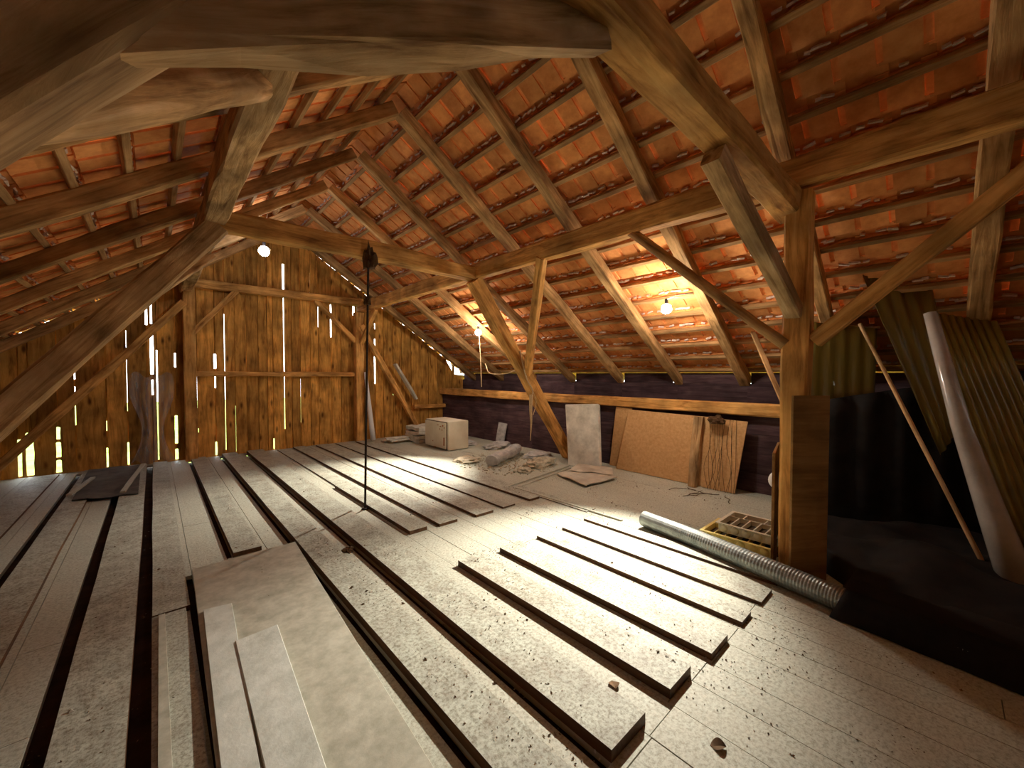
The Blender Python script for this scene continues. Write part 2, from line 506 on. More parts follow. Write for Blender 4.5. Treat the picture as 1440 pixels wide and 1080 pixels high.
def plank(x0, x1, y0, y1, z0, z1, mat='floor', tw=0.0):
    L = y1 - y0
    bm = bmesh.new()
    n = max(2, int(L / 0.9))
    rows = []
    for i in range(n + 1):
        t = i / n
        e = [noise.noise(Vector((x0 * 9, y0 + t * L * 1.1, q * 5))) * (0.006 if z1 > .008 else .0015) for q in (0, 1)]
        dz = noise.noise(Vector((x0 * 5, t * L, 7))) * tw
        rows.append([bm.verts.new((t * L, e[0], 0)), bm.verts.new((t * L, x1 - x0 + e[1], 0)),
                     bm.verts.new((t * L, x1 - x0 + e[1] - .0015, z1 - z0 + dz)), bm.verts.new((t * L, e[0] + .0015, z1 - z0 + dz))])
    for i in range(n):
        for j in range(4):
            bm.faces.new((rows[i][j], rows[i + 1][j], rows[i + 1][(j + 1) % 4], rows[i][(j + 1) % 4]))
    bm.faces.new(rows[0]); bm.faces.new(rows[-1])
    bmesh.ops.recalc_face_normals(bm, faces=bm.faces)
    return mobj('plank', bm, M[mat], floor, Matrix(((0, -1, 0, x1), (1, 0, 0, y0), (0, 0, 1, z0), (0, 0, 0, 1))))


# base boards
cuts = {0: [YB, 0.80, 2.50, 3.32, 6.1, YG], 1: [YB, 0.83, 2.52, 3.30, YG], 2: [YB, -0.2, 0.81, 3.7, YG], 3: [YB, 0.79, 2.48, 5.0, YG]}
xs = [XEL + .1, -2.1, -1.86, -1.62, -1.38, -1.14, -.98, -.87, -.80, -.56, -.40, -.33, -.105, -.03, .15, .19, .42, .46, .70, .86, .90, 1.10, 1.24, 1.28, 1.50, 1.72, 1.93, 2.12, 2.35, 2.54, 2.72, 2.88, 3.04, 3.24, 3.45]
OPEN = {-.87: (YB, 8.7), -.40: (YB, 8.75), -.105: (YB, 8.75), .15: (YB, 3.76), .42: (3.9, 8.8), .86: (YB, 8.8), 1.24: (.84, 8.8)}
for i in range(len(xs) - 1):
    ys = cuts[i % 4]
    if xs[i] in OPEN:
        a, b_ = OPEN[xs[i]]
        if a > YB: plank(xs[i], xs[i + 1], YB, a, -0.03, 0)
        plank(xs[i], xs[i + 1], b_, YG, -0.03, 0)
        continue
    for j in range(len(ys) - 1):
        g_ = 0.0012
        plank(xs[i] + g_ * .5, xs[i + 1] - g_ * .5, ys[j] + .002, ys[j + 1] - .002, -0.03, rnd.uniform(-.0015, .0015), tw=.002)
xr = [3.45, 3.95, 4.45, 4.95, 5.45, XE - .1]
for i in range(len(xr) - 1):
    ys = [YB, .4 + i * .13, 3.9 + .12 * i, YG]
    for j in range(3):
        plank(xr[i] + .001, xr[i + 1] - .001, ys[j] + .001, ys[j + 1] - .001, -0.03, rnd.uniform(-.002, .001), tw=.001)
# raised boards (x0, x1, y0, y1, height)
RAISED = [(1.28, 1.54, .84, 8.86, .052), (1.74, 1.96, .83, 2.54, .048), (2.14, 2.37, .80, 2.51, .038), (2.57, 2.73, .79, 2.49, .026), (2.90, 3.13, .78, 2.47, .022),
          (3.25, 3.40, .78, 2.48, .020), (1.75, 1.93, 3.34, 5.4, .036), (1.78, 1.97, 5.42, 8.84, .014), (2.06, 2.27, 3.32, 8.84, .030), (2.48, 2.71, 3.28, 8.8, .028),
          (2.87, 3.05, 3.30, 8.8, .018), (3.27, 3.43, 3.28, 8.7, .026), (.90, 1.12, .1, 8.86, .050), (.46, .66, 3.9, 8.84, .034),
          (-.03, .15, 3.2, 8.80, .036), (-.03, .13, -.6, 3.18, .036), (-.33, -.10, -.6, 8.80, .030), (-.80, -.60, -.6, 8.8, .030), (-1.3, -1.05, .5, 8.8, .022), (3.46, 3.62, 2.6, 8.6, .010)]
for (a, b_, c, d, h) in RAISED:
    plank(a, b_, c, d, 0.0005, h, mat='floor_edge', tw=.003)

# gable wall of upright planks
gable = empty('wall_gable', (XC, YG, 0)); tag(gable, kind='structure')
SEAMS = {-1.44: [(.02, .55, .05)], -1.345: [(.02, .64, .09)], -1.07: [(.02, .2, .07), (.25, .47, .06), (.52, .70, .05)], -.89: [(.72, 1.3, .016), (1.42, 1.75, .02)],
         -.56: [(.02, .32, .028), (.6, .75, .012)], -.32: [(.02, .38, .03), (.9, 2.2, .008)], -.075: [(2.32, 2.66, .035)],
         -.015: [(1.5, 2.25, .055), (2.34, 2.68, .03), (1.15, 1.4, .03)], .045: [(.05, 1.9, .02)],
         .28: [(1.62, 1.86, .03), (.30, .78, .05), (.02, .2, .055)], .57: [(.46, .53, .035), (.9, 1.5, .004)], .83: [(1.6, 1.86, .045), (.02, .26, .035), (1.25, 1.5, .025)], .975: [(.1, 2.6, .013)],
         1.13: [(.05, .9, .006)], 1.31: [], 1.50: [], 1.65: [], 1.75: [(.02, .22, .03)], 1.945: [(.4, 3.05, .02), (3.1, 3.7, .045)], 2.08: [], 2.24: [(.5, 1.4, .007)], 2.43: [(3.2, 3.6, .006)],
         2.59: [(2.5, 3.1, .015), (.7, 1.0, .006)], 2.845: [(2.3, 2.72, .04), (2.82, 3.0, .04)], 3.05: [], 3.33: [(2.82, 3.02, .06)], 3.56: [], 3.815: [(1.28, 2.32, .04), (2.55, 2.68, .025)],
         4.02: [], 4.26: [(1.0, 1.02, .02)], 4.48: [], 4.73: [], 4.98: [(.8, 1.6, .006)], 5.22: [], 5.48: [(.9, 1.3, .01)], 5.74: [], 6.0: []}
for x in (-2.2, -1.98, -1.75, -1.6): SEAMS[x] = []
sx = sorted(SEAMS)
sx = [XEL - .05] + sx + [XE + .02]


def seam_off(x, z, side):
    e = 0.006 * noise.noise(Vector((x * 11, z * 1.3, 3.3)))
    over = -0.008
    for (a, b_, w) in SEAMS.get(x, []):
        if a <= z <= b_:
            return (-(w / 2) * (0.75 + 0.5 * abs(noise.noise(Vector((x * 7, z * 4, side)))))) , True
    return over + e * (1 if side else -1), False


for i in range(len(sx) - 1):
    xa, xb = sx[i], sx[i + 1]
    depth = rnd.uniform(0, .006)
    zs = set(z0 * 0.25 for z0 in range(0, 18))
    for s_ in (xa, xb):
        for (a, b_, w) in SEAMS.get(s_, []):
            zs |= {a - .015, a + .004, b_ - .004, b_ + .015, (a + b_) / 2}
    zs = sorted(z for z in zs if z > .0)
    zs = [-.02] + zs
    xm = (xa + xb) / 2

    def top_at(x):
        n_ = 0.188
        if 2.2 < x < 5.9: n_ = 0.176 - 0.055 * max(0, .3 + noise.noise(Vector((x * 9, 1, 2))))
        if 5.95 < x < 6.2: n_ = -0.02
        return roof_z(x, n_)
    lp, rp = [], []
    for z in zs:
        o1, _ = seam_off(xa, z, 0); o2, _ = seam_off(xb, z, 1)
        lp.append((xa - o1, z)); rp.append((xb + o2, z))
    lt, rt = top_at(xa), top_at(xb)
    lp = [q for q in lp if q[1] < lt - .02]; rp = [q for q in rp if q[1] < rt - .02]
    mid = [(xm, roof_z(xm, .20))] if xa < XC < xb else []
    poly = lp + [(xa, lt)] + mid + [(xb, rt)] + rp[::-1]
    bm = bmesh.new()
    # local X is up so the grain is upright
    f = [bm.verts.new((z, -(x - xm), 0)) for x, z in poly]
    bk = [bm.verts.new((z, -(x - xm), -.022)) for x, z in poly]
    fa = bm.faces.new(f); fb = bm.faces.new(bk[::-1])
    for k in range(len(poly)):
        j = (k + 1) % len(poly)
        bm.faces.new((f[k], bk[k], bk[j], f[j]))
    bmesh.ops.recalc_face_normals(bm, faces=bm.faces)
    bmesh.ops.triangulate(bm, faces=[q for q in bm.faces if len(q.verts) > 4])
    mobj('plank', bm, M['gable'], gable, Matrix(((0, -1, 0, xm), (0, 0, -1, YG + depth), (1, 0, 0, 0), (0, 0, 0, 1))))

for x in SEAMS:
    holes = sorted((a - .004, b_ + .004) for (a, b_, w) in SEAMS[x])
    z0 = -.02
    for (a, b_) in holes + [(roof_z(x, .17), 99)]:
        if a > z0 + .01:
            boxobj('cover_strip', x - .035, x + .035, YG + .031, YG + .045, z0, a, 'gable', gable, along='z')
        z0 = max(z0, b_)

# back wall behind the viewpoint
back = empty('wall_back', (XC, YB, 0)); tag(back, kind='structure')
x = XEL - .05
while x < XE:
    x2 = min(x + .3, XE + .02)
    zt = min(roof_z(x, .165), roof_z(x2, .165)) + .02
    boxobj('plank', x + .001, x2 - .001, YB - .03, YB, -.02, zt + .02, 'gable', back, along='z')
    x = x2

# right knee wall, rail, eave boards
kw = empty('wall_right', (XW, 0, 0)); tag(kw, kind='structure')
y = YB
zz = [0, .24, .5, .74, .99]
for k in range(4):
    for (ya, yb) in ((YB, 2.2), (2.203, 5.6), (5.603, YG)):
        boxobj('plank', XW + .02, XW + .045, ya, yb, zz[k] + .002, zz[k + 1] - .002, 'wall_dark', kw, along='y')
rail = timber('trim_right', (XW - .0, YB + .05, 1.06), (XW, YG - .02, 1.06), .16, .155, 'beam', None); tag(rail, kind='structure')
rail['label'] = 'long squared rail beam lying on top of the dark knee wall'
RY = [-1.25, -.2, .87, 1.91, 2.93, 3.95, 5.05, 6.2, 7.3, 8.42]
ev = empty('wall_eave', (XE - .12, 0, 0)); tag(ev, kind='structure')
ye = [YB] + RY + [YG]
for i in range(len(ye) - 1):
    a, b_ = ye[i] + (.080 if i else 0), ye[i + 1] - .045
    if a >= b_: continue
    zt = roof_z(XE - .105, .178)
    if i == len(ye) - 2: zt -= .0; b_ = YG - .06
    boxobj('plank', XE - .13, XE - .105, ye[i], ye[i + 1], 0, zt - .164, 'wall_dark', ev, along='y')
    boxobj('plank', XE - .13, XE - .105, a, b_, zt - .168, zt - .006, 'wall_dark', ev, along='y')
# left knee wall
kl = empty('wall_left', (XWL, 0, 0)); tag(kl, kind='structure')
for k in range(5):
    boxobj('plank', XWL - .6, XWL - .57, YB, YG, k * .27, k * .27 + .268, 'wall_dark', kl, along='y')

# ------------------------------------------------------------------ tiled roof slopes
PITCH, WT = 0.325, 0.213
NB = 17


def tile_bm():
    bm = bmesh.new()
    # main slab slightly tilted: upper end hangs on the batten, lower end laps over the next tile
    tilt = Matrix.Rotation(0.050, 4, 'X')
    add_box(bm, 0.019, WT - .019, 0.045, PITCH - .038, 0.0, 0.014, tilt)
    add_box(bm, WT - .034, WT + .034, 0.02, PITCH + .07, 0.018, 0.026, tilt)          # side lock, set back
    add_box(bm, -.004, WT + .004, PITCH - .06, PITCH + .075, 0.026, 0.036, tilt)      # lapping foot, set back
    add_box(bm, -.004, WT + .004, PITCH - .056, PITCH - .036, 0.010, 0.030, tilt)       # closes the slot above the foot
    add_box(bm, -.004, WT + .004, 0.047, 0.060, 0.002, 0.046, tilt)                    # upstand closing the lap
    add_box(bm, 0.06, WT - .06, 0.030, 0.046, -0.010, 0.012, tilt)                    # hanging nib behind the batten
    bmesh.ops.recalc_face_normals(bm, faces=bm.faces)
    return bm


def tile_mesh():
    bm = tile_bm()
    me = bpy.data.meshes.new('tile'); bm.to_mesh(me); bm.free(); me.materials.append(M['tile'])
    return me


TM = tile_mesh()
MPB = None
for side in (1, -1):
    root = empty('ceiling', (XC, 0, ZR)); tag(root, kind='structure')
    SM = slope_matrix(side)
    tiles = []
    ncol = int((YG + .12 - YB) / WT) + 1
    off = 0.09
    for r in range(-1, NB - 1):
        d0 = off + r * PITCH
        for c in range(ncol):
            yl = (YB - .05 + c * WT)
            lx = -(yl + WT) if side > 0 else yl
            Wm = SM @ Matrix.Translation((lx + rnd.uniform(-.0025, .0025), d0, 0.190)) @ Matrix.Rotation(rnd.uniform(-.006, .006), 4, 'Z')
            cen = Wm @ Vector((WT / 2, PITCH / 2, 0))
            pr = project(cen)
            size = 0
            if pr and -30 < pr[0] < 1470 and -30 < pr[1] < 700:
                size = 1 / pr[2] * (1.0 if cen.x < XPR or pr[2] > 3 else 1.0)
                if side < 0 and cen.x > XPL + .1 and pr[2] < 1.6: size *= .3
            tiles.append((size, len(tiles), Wm))
    tiles.sort(key=lambda t: (-t[0], t[1]))
    for k, (s_, _, Wm) in enumerate(tiles[:300]):
        o = bpy.data.objects.new('tile', TM)
        link(o, root, world=Wm)
    tb = tile_bm()
    tb.normal_update()
    base_v = [v.co.copy() for v in tb.verts]; base_f = [[v.index for v in f.verts] for f in tb.faces]
    tb.verts.index_update()
    base_f = [[v.index for v in f.verts] for f in tb.faces]
    tb.free()
    V, F = [], []
    for (s_, _, Wm) in tiles[300:]:
        n0 = len(V)
        V += [tuple(Wm @ v) for v in base_v]
        F += [[i + n0 for i in f] for f in base_f]
    me = bpy.data.meshes.new('remaining_tiles'); me.from_pydata(V, [], F); me.materials.append(M['tile'])
    o = bpy.data.objects.new('remaining_tiles', me); o['kind'] = 'stuff'
    link(o, root, world=Matrix.Identity(4))
    # battens, one under each course
    for r in range(0, NB - 1):
        d0 = off + r * PITCH + 0.030
        A = SM @ Vector((-(YB) if side > 0 else YB, d0 + .022, .124)); B = SM @ Vector((-(YG - .006) if side > 0 else YG - .006, d0 + .022, .124))
        nrm = (SM.to_3x3() @ Vector((0, 0, 1)))
        timber('batten', A, B, .046, .046, 'batten', root, up=nrm, anchor='bottom', rough=.002, step=1.0)
    # mortar crumbs along the laps
    bm = bmesh.new()
    for r in range(0, NB - 1):
        d0 = off + r * PITCH - .004
        yy = YB
        while yy < YG:
            yy += rnd.uniform(.03, .13)
            if rnd.random() < .25: continue
            l_ = rnd.uniform(.03, .085)
            q = SM @ Matrix.Translation((-yy if side > 0 else yy, d0 + rnd.uniform(-.006, .010), .190)) @ Matrix.Rotation(rnd.uniform(-.3, .3), 4, 'Z')
            add_box(bm, -l_ / 2, l_ / 2, -.007, .007, -.002, .020, q, jit=.004)
    bmesh.ops.recalc_face_normals(bm, faces=bm.faces)
    mo = mobj('mortar_crumbs', bm, M['mortar'], root); mo['kind'] = 'stuff'
    # ridge cap
    if side > 0:
        bm = bmesh.new()
        a_ = (XC - .24, roof_z(XC - .24, .215)); t_ = (XC, ZR + .30); c_ = (XC + .24, roof_z(XC + .24, .215))
        vs = [bm.verts.new((x_, y_, z_)) for y_ in (YB, YG + .1) for (x_, z_) in (a_, t_, c_, (c_[0], c_[1] + .02), (XC, ZR + .33), (a_[0], a_[1] + .02))]
        for i in range(6):
            j = (i + 1) % 6
            bm.faces.new((vs[i], vs[j], vs[6 + j], vs[6 + i]))
        bmesh.ops.recalc_face_normals(bm, faces=bm.faces)
        mobj('ridge_cap', bm, M['tile'], root)

# ================================================================== TIMBER FRAME
ordn = ['first', 'second', 'third', 'fourth', 'fifth', 'sixth', 'seventh', 'eighth', 'ninth', 'tenth']
for side in (1, -1):
    for k, y in enumerate(RY):
        nrm = Vector((math.sin(AR), 0, math.cos(AR))) if side > 0 else Vector((-math.sin(AL), 0, math.cos(AL)))
        yy = y + rnd.uniform(-.02, .02)
        e_ = 0.03
        if side > 0:
            p0 = (XC + .0, yy, ZR); p1 = (XE - .14, yy + rnd.uniform(-.04, .04), roof_z(XE - .14))
        else:
            p0 = (XC - .0, yy + .02, ZR); p1 = (XEL + .14, yy + rnd.uniform(-.04, .04), roof_z(XEL + .14))
        which = ordn[len(RY) - 1 - k]
        nm = 'tiled right slope, lamps side' if side > 0 else 'shadowy left slope'
        lb = '%s rafter counted from the plank gable on the %s' % (which, 'brightly lit right slope' if side > 0 else 'dark left slope')
        if k == 0 and side < 0: pass
        timber('rafter', p0, p1, .12 + rnd.uniform(-.01, .015), .128, 'rafter', None, up=nrm, anchor='bottom', rough=.010, bend=(rnd.uniform(-.03, .03), 0),
               label=lb, cat='rafter', group='rafters on the right slope' if side > 0 else 'rafters on the left slope')

# purlins
timber('purlin', (XPR + .07, YB + .1, ZPR), (XPR + .07, YG - .03, ZPR + .06), .15, .21, 'beam', None, anchor='bottom', label='long squared purlin beam running under the rafters of the right slope', cat='beam', rough=.008)
timber('purlin', (XPL - .04, YB + .1, ZPR + .0), (XPL - .04, YG - .03, ZPR + .08), .17, .20, 'beam_old', None, anchor='bottom', label='long purlin beam under the left slope, steep in view with a pale underside', cat='beam', rough=.010)

# far truss
YT = 4.55
ft = empty('roof_truss', (XC, YT, 0)); tag(ft, 'far roof truss with leaning posts, bowed collar and knee brace amid the attic', 'truss')
timber('collar_beam', (XPL - .1, YT, 2.90), (XPR + .12, YT, 2.92), .16, .19, 'beam', ft, bend=(0, .03), rough=.012)
timber('leaning_post', (XPR + .02, YT + .0, 2.84), (5.55, YT + .0, .0), .17, .19, 'beam', ft, up=(0, 1, 0), rough=.010)
timber('leaning_post', (XPL - .02, YT + .0, 2.86), (-1.72, YT + .0, .0), .19, .20, 'beam_old', ft, up=(0, 1, 0), rough=.012)
timber('knee_brace', (3.40, 3.22, 2.88), (4.40, YT - .08, 1.52), .10, .11, 'beam', ft, up=(0, 1, 0), rough=.006)
timber('knee_brace', (.50, 5.75, 2.86), (-.25, YT + .1, 1.95), .10, .10, 'beam_old', ft, up=(0, 1, 0), rough=.006)

# near truss
nt_ = empty('roof_truss', (XC, .8, 0)); tag(nt_, 'near roof truss overhead with pale collar beam, post beside boards and braces', 'truss')
timber('collar_beam', (XPL - .2, .80, 2.66), (XPR + .2, .80, 2.66), .16, .158, 'beam', nt_, anchor='bottom', rough=.010)
timber('post', (3.54, .75, 0), (3.50, .74, 2.81), .16, .16, 'beam', nt_, up=(0, 1, 0), rough=.008)
timber('knee_brace', (2.12, .82, 2.62), (3.40, .74, 1.95), .10, .11, 'beam_old', nt_, up=(0, 0, 1), rough=.006)
timber('knee_brace', (3.42, 2.10, 2.90), (3.44, .80, 1.72), .085, .085, 'rafter', nt_, up=(1, 0, 0), round_=True, rough=.010)
timber('knee_brace', (3.42, -.62, 2.90), (3.50, .64, 1.74), .10, .10, 'beam', nt_, up=(1, 0, 0), rough=.006)
timber('leaning_post', (XPL, 1.08, 2.88), (-1.68, 1.08, 0), .15, .19, 'beam_old', nt_, up=(0, 1, 0), rough=.010)
timber('knee_brace', (-.14, 1.07, 2.13), (1.14, .84, 2.70), .10, .18, 'beam_old', nt_, up=(0, 0, 1), rough=.012)
timber('knee_brace', (-.34, 1.06, 1.85), (.40, 2.24, 2.90), .15, .13, 'beam_old', nt_, up=(1, 0, 0), rough=.010, round_=True)
timber('board_offcut', (2.69, 1.32, 3.60), (3.40, 1.13, 3.17), .13, .03, 'beam_old', nt_, up=(0, 1, .3))

# gable frame
gf = empty('gable_frame', (XC, YG - .1, 0)); tag(gf, 'timber frame of posts, rails and braces in front of the plank gable', 'frame')
YF = YG - .13
timber('post', (XPL, YF, 0), (XPL, YF, 3.0), .17, .17, 'beam', gf, up=(0, 1, 0))
timber('post', (XPR + .02, YF, 0), (XPR + .02, YF, 2.86), .18, .17, 'beam', gf, up=(0, 1, 0))
timber('collar_beam', (XPL - .1, YF, 3.07), (XPR + .1, YF, 3.09), .14, .14, 'beam', gf)
timber('rail', (XPL + .09, YF + .02, 1.50), (XPR - .08, YF + .02, 1.50), .09, .09, 'beam', gf)
timber('rail', (4.75, YF + .02, .70), (5.95, YF + .02, .68), .08, .10, 'beam', gf)
timber('brace', (.50, YF, 2.20), (1.15, YF, 3.03), .09, .09, 'beam', gf, up=(0, 1, 0))
timber('brace', (2.50, YF, 3.02), (3.32, YF, 2.22), .09, .09, 'beam', gf, up=(0, 1, 0))
timber('brace', (.40, YF - .06, 2.72), (-1.66, YF - .06, .14), .12, .12, 'beam', gf, up=(0, 1, 0))
timber('brace', (3.42, YF - .04, 2.58), (4.80, YF - .04, .20), .11, .12, 'beam', gf, up=(0, 1, 0))
timber('brace', (XPR + .07, 8.0, 2.86), (XPR + .05, YF - .08, 2.2), .09, .09, 'beam', gf, up=(1, 0, 0))
o = timber('board', (4.18, YF - .13, 1.74), (4.72, YF - .13, .90), .035, .15, 'foam', gf, up=(0, 1, 0)); o['label'] = 'short grey board nailed along the brace'

# ================================================================== LAMPS
def lamp(loc, label, mat, power, col, spot=None, r=.06, cable=None, hook=None):
    root = empty('lamp', loc); tag(root, label, 'lamp', None)
    bm = bmesh.new(); bmesh.ops.create_uvsphere(bm, u_segments=20, v_segments=12, radius=r)
    bl = mobj('bulb', bm, M[mat], root, Matrix.Translation(loc), smooth=True)
    bm = bmesh.new(); bmesh.ops.create_cone(bm, cap_ends=True, segments=14, radius1=.022, radius2=.018, depth=.06)
    mobj('socket', bm, M['dark'], root, Matrix.Translation(Vector(loc) + Vector((0, 0, r + .028))))
    if cable:
        mobj('cable', tube_bm(catmull([Vector(loc) + Vector((0, 0, r + .05))] + cable, 5), .006, 6), M['cable'], root, smooth=True)
    ld = bpy.data.lights.new('lamp_light', 'POINT'); ld.energy = power; ld.color = col; ld.shadow_soft_size = r * 1.05
    lo = bpy.data.objects.new('lamp_light', ld); link(lo, root, world=Matrix.Translation(loc))
    bl.visible_shadow = True
    if spot:
        d = Vector(spot).normalized()
        sd = bpy.data.lights.new('lamp_beam', 'SPOT'); sd.energy = SPOT_W; sd.color = col; sd.spot_size = math.radians(60); sd.spot_blend = 1.0; sd.shadow_soft_size = .05
        so = bpy.data.objects.new('lamp_beam', sd)
        q = d.to_track_quat('-Z', 'Y').to_matrix().to_4x4()
        link(so, root, world=Matrix.Translation(Vector(loc) + d * (r + .04)) @ q)
    return root


L1 = (4.56, 5.97, 2.29); L2 = (4.52, 2.25, 2.28)
lamp(L1, 'glowing warm bulb beside the far leaning post under the tiles', 'warm', LAMP_W, WARM, (-2.1, -.45, -2.3), cable=[(4.52, 5.9, 2.42), (4.60, 6.05, 2.43)])
lamp(L2, 'brightest warm bulb under the tiles right of the pole brace', 'warm', LAMP_W, WARM, (-2.15, -.30, -2.3), cable=[(4.5, 2.1, 2.42), (4.62, 1.98, 2.44)])
lamp((1.20, 6.6, 3.26), 'small bluish white lamp high up in front of the dark gable peak', 'cool', COOL_W, (.8, .88, 1), None, r=.07, cable=[(1.2, 6.5, 3.5), (1.18, 6.25, 3.68)])

# ================================================================== OBJECTS
# cream metal cabinet lying on the floor
cab = empty('cabinet', (4.45, 6.9, .012)); tag(cab, 'cream enamelled metal cabinet with rusty spots lying near the gable corner', 'cabinet')
ca = math.radians(2)
bm = bmesh.new(); add_box(bm, 4.225, 4.70, 6.48, 7.34, .012, .57)
bmesh.ops.bevel(bm, geom=bm.edges[:], offset=.009, segments=2, affect='EDGES')
mobj('body', bm, M['cream'], cab)
bm = bmesh.new(); add_box(bm, 4.196, 4.217, 6.54, 7.32, .035, .548); bmesh.ops.bevel(bm, geom=bm.edges[:], offset=.006, segments=2, affect='EDGES')
dr = mobj('door', bm, M['cream'], cab)
bm = bmesh.new(); add_box(bm, 4.2172, 4.2245, 6.525, 7.335, .022, .560); mobj('door_seal', bm, M['rag'], dr)
bm = bmesh.new(); add_box(bm, 4.182, 4.1955, 6.58, 6.60, .10, .26); mobj('handle', bm, M['rust'], dr)
for (ya, yb, za, zb) in ((6.62, 6.66, .47, .50), (6.70, 6.75, .46, .475), (6.64, 6.68, .39, .41), (6.80, 6.86, .48, .50), (6.74, 6.76, .40, .43), (7.0, 7.03, .14, .16), (6.9, 6.98, .03, .045), (6.57, 6.60, .44, .46)):
    bm = bmesh.new(); add_box(bm, 4.1940, 4.1965, ya, yb, za, zb, jit=.004); r_ = mobj('rust_patch', bm, M['rust'], dr)

# stack of grey slabs beside it
for k in range(4):
    w_ = rnd.uniform(-.03, .03)
    o = slab('fibre_slab', [(4.22 + w_, 7.62 + w_, .075 + k * .088), (4.75 + w_, 7.66, .08 + k * .088), (4.78, 8.25 + w_, .08 + k * .088), (4.22 + w_, 8.22, .075 + k * .088)], .07, 'foam', None, sub=4, wob=.03, seed=k * 3.3, toward=(0, 0, 1))
    tag(o, ['bottom slab of the small stack behind the cream cabinet', 'second slab up in the small stack behind the cream cabinet', 'third slab up in the small stack behind the cream cabinet', 'top slab of the small stack behind the cream cabinet'][k], 'slab', 'stacked grey slabs')
for k, (x_, y_, l_, a_) in enumerate([(3.72, 8.25, .55, .2), (3.75, 7.95, .6, .05), (3.70, 8.1, .5, -.15)]):
    z_ = .014 + k * .036
    c_, s_ = math.cos(a_), math.sin(a_)
    q = [(x_, y_), (x_ + l_ * c_, y_ + l_ * s_), (x_ + l_ * c_ - .13 * s_, y_ + l_ * s_ + .13 * c_), (x_ - .13 * s_, y_ + .13 * c_)]
    o = slab('board_offcut', [(a, b_, z_ + .03) for a, b_ in q], .03, 'foam', None, toward=(0, 0, 1))
    tag(o, ['lowest dusty board offcut heaped at foot of the gable', 'middle dusty board offcut heaped at foot of the gable', 'topmost dusty board offcut heaped at foot of the gable'][k], 'board', 'board offcuts by the gable')

# white pipe leaning by the gable post
o = timber('plastic_pipe', (3.60, 8.56, .035), (3.47, 8.64, 1.55), .12, .12, 'white', None, round_=True, rough=.001, taper=.55, label='white tapering plastic pipe standing by the right gable post', cat='pipe')

# rolled roofing felt and rubble
fe = [(4.05, 4.95, .085), (4.35, 5.08, .095), (4.75, 5.25, .10), (5.10, 5.48, .10)]
bm = tube_bm(catmull(fe, 6), .11, 14, rfun=lambda i: .115 + .014 * math.sin(i * 1.3))
for v in bm.verts: v.co.z = .012 + (v.co.z + .025) * .75
o = mobj('felt_roll', bm, M['felt'], None, smooth=False); tag(o, 'crushed roll of grey roofing felt lying before the knee wall', 'roll')
for (c_, s_, nm, lb, sd, mt) in [((4.68, 4.46, 0), (.30, .17, .10), 'mortar_heap', 'yellowish crumbled mortar heap beside the felt roll', 3, 'rubble'),
                                 ((5.2, 6.15, 0), (.34, .16, .09), 'rubble_heap', 'flat grey rubble heap behind the felt roll', 5, 'felt'),
                                 ((5.15, 5.0, 0), (.30, .2, .07), 'felt_scrap', 'flattened felt scrap between roll and mortar heap', 9, 'felt'),
                                 ((4.0, 5.55, 0), (.22, .25, .05), 'plaster_heap', 'small pale heap of plaster crumbs left of the felt roll', 11, 'rubble'),
                                 ((4.2, 4.35, 0), (.10, .12, .05), 'plaster_lump', 'small plaster lump in front of the felt roll', 13, 'rubble'),
                                 ((4.95, 7.1, 0), (.25, .4, .05), 'debris_heap', 'low dusty debris heap to the right of the cream cabinet', 17, 'felt')]:
    o = lump(nm, c_, s_, mt, None, sd); tag(o, lb, 'heap')
bm = bmesh.new()
for k in range(420):
    a_, r_ = rnd.uniform(0, 6.28), rnd.random() ** .6
    px, py = 4.35 + math.cos(a_) * .75 * r_, 5.0 + math.sin(a_) * .9 * r_
    s_ = rnd.uniform(.004, .016)
    add_box(bm, -s_, s_, -s_ * .8, s_ * .8, 0, s_, Matrix.Translation((px, py, .002)) @ Matrix.Rotation(rnd.uniform(0, 3), 4, 'Z'), jit=s_ * .4)
bmesh.ops.recalc_face_normals(bm, faces=bm.faces)
tag(mobj('plaster_crumbs', bm, M['rubble'], None), 'scattered plaster crumbs around the felt roll', 'crumbs', kind='stuff')

# upright grey plank by the knee wall
tag(slab('plank_offcut', [(5.52, 6.62, .003), (5.52, 6.36, .003), (5.60, 6.33, .44), (5.60, 6.60, .45)], .025, 'felt', None, toward=(-1, 0, 0)), 'short grey plank leaning on the dark knee wall behind the felt roll', 'plank')
# pale foam slab leaning
tag(slab('foam_slab', [(5.02, 4.15, .006), (5.12, 3.60, .006), (5.40, 3.84, 1.02), (5.28, 4.44, .98)], .09, 'foam', None, bevel=.008, toward=(-1, -.3, .2)), 'thick pale insulation slab leaning at foot of the far leaning post', 'slab')
# flattened carton
ct = empty('carton', (4.6, 3.6, 0)); tag(ct, 'torn flattened carton lying in front of the pale insulation slab', 'carton')
slab('panel', [(4.39, 3.84, .04), (4.19, 3.17, .045), (4.86, 3.12, .05), (4.92, 3.75, .035)], .012, 'paper', ct, sub=5, wob=.03, seed=2, toward=(0, 0, 1))
slab('flap', [(4.62, 3.80, .06), (4.88, 3.20, .055), (5.08, 3.35, .10), (4.96, 3.9, .085)], .006, 'paper', ct, sub=4, wob=.03, seed=5, toward=(0, 0, 1))
# laths on the floor
tag(timber('lath', (3.27, 3.85, .012), (4.96, 4.10, .014), .03, .022, 'floor', None, rough=.001), 'upper of two thin laths on the floor running to the leaning post', 'lath', 'thin floor laths')
tag(timber('lath', (3.28, 3.74, .010), (4.90, 4.00, .012), .022, .018, 'floor', None, rough=.001), 'lower of two thin laths on the floor running to the leaning post', 'lath', 'thin floor laths')
tag(timber('lath', (3.50, 3.82, .010), (3.52, 2.2, .010), .03, .018, 'floor', None, rough=.001), 'thin lath lying along the raised boards towards the metal duct', 'lath', 'thin floor laths')

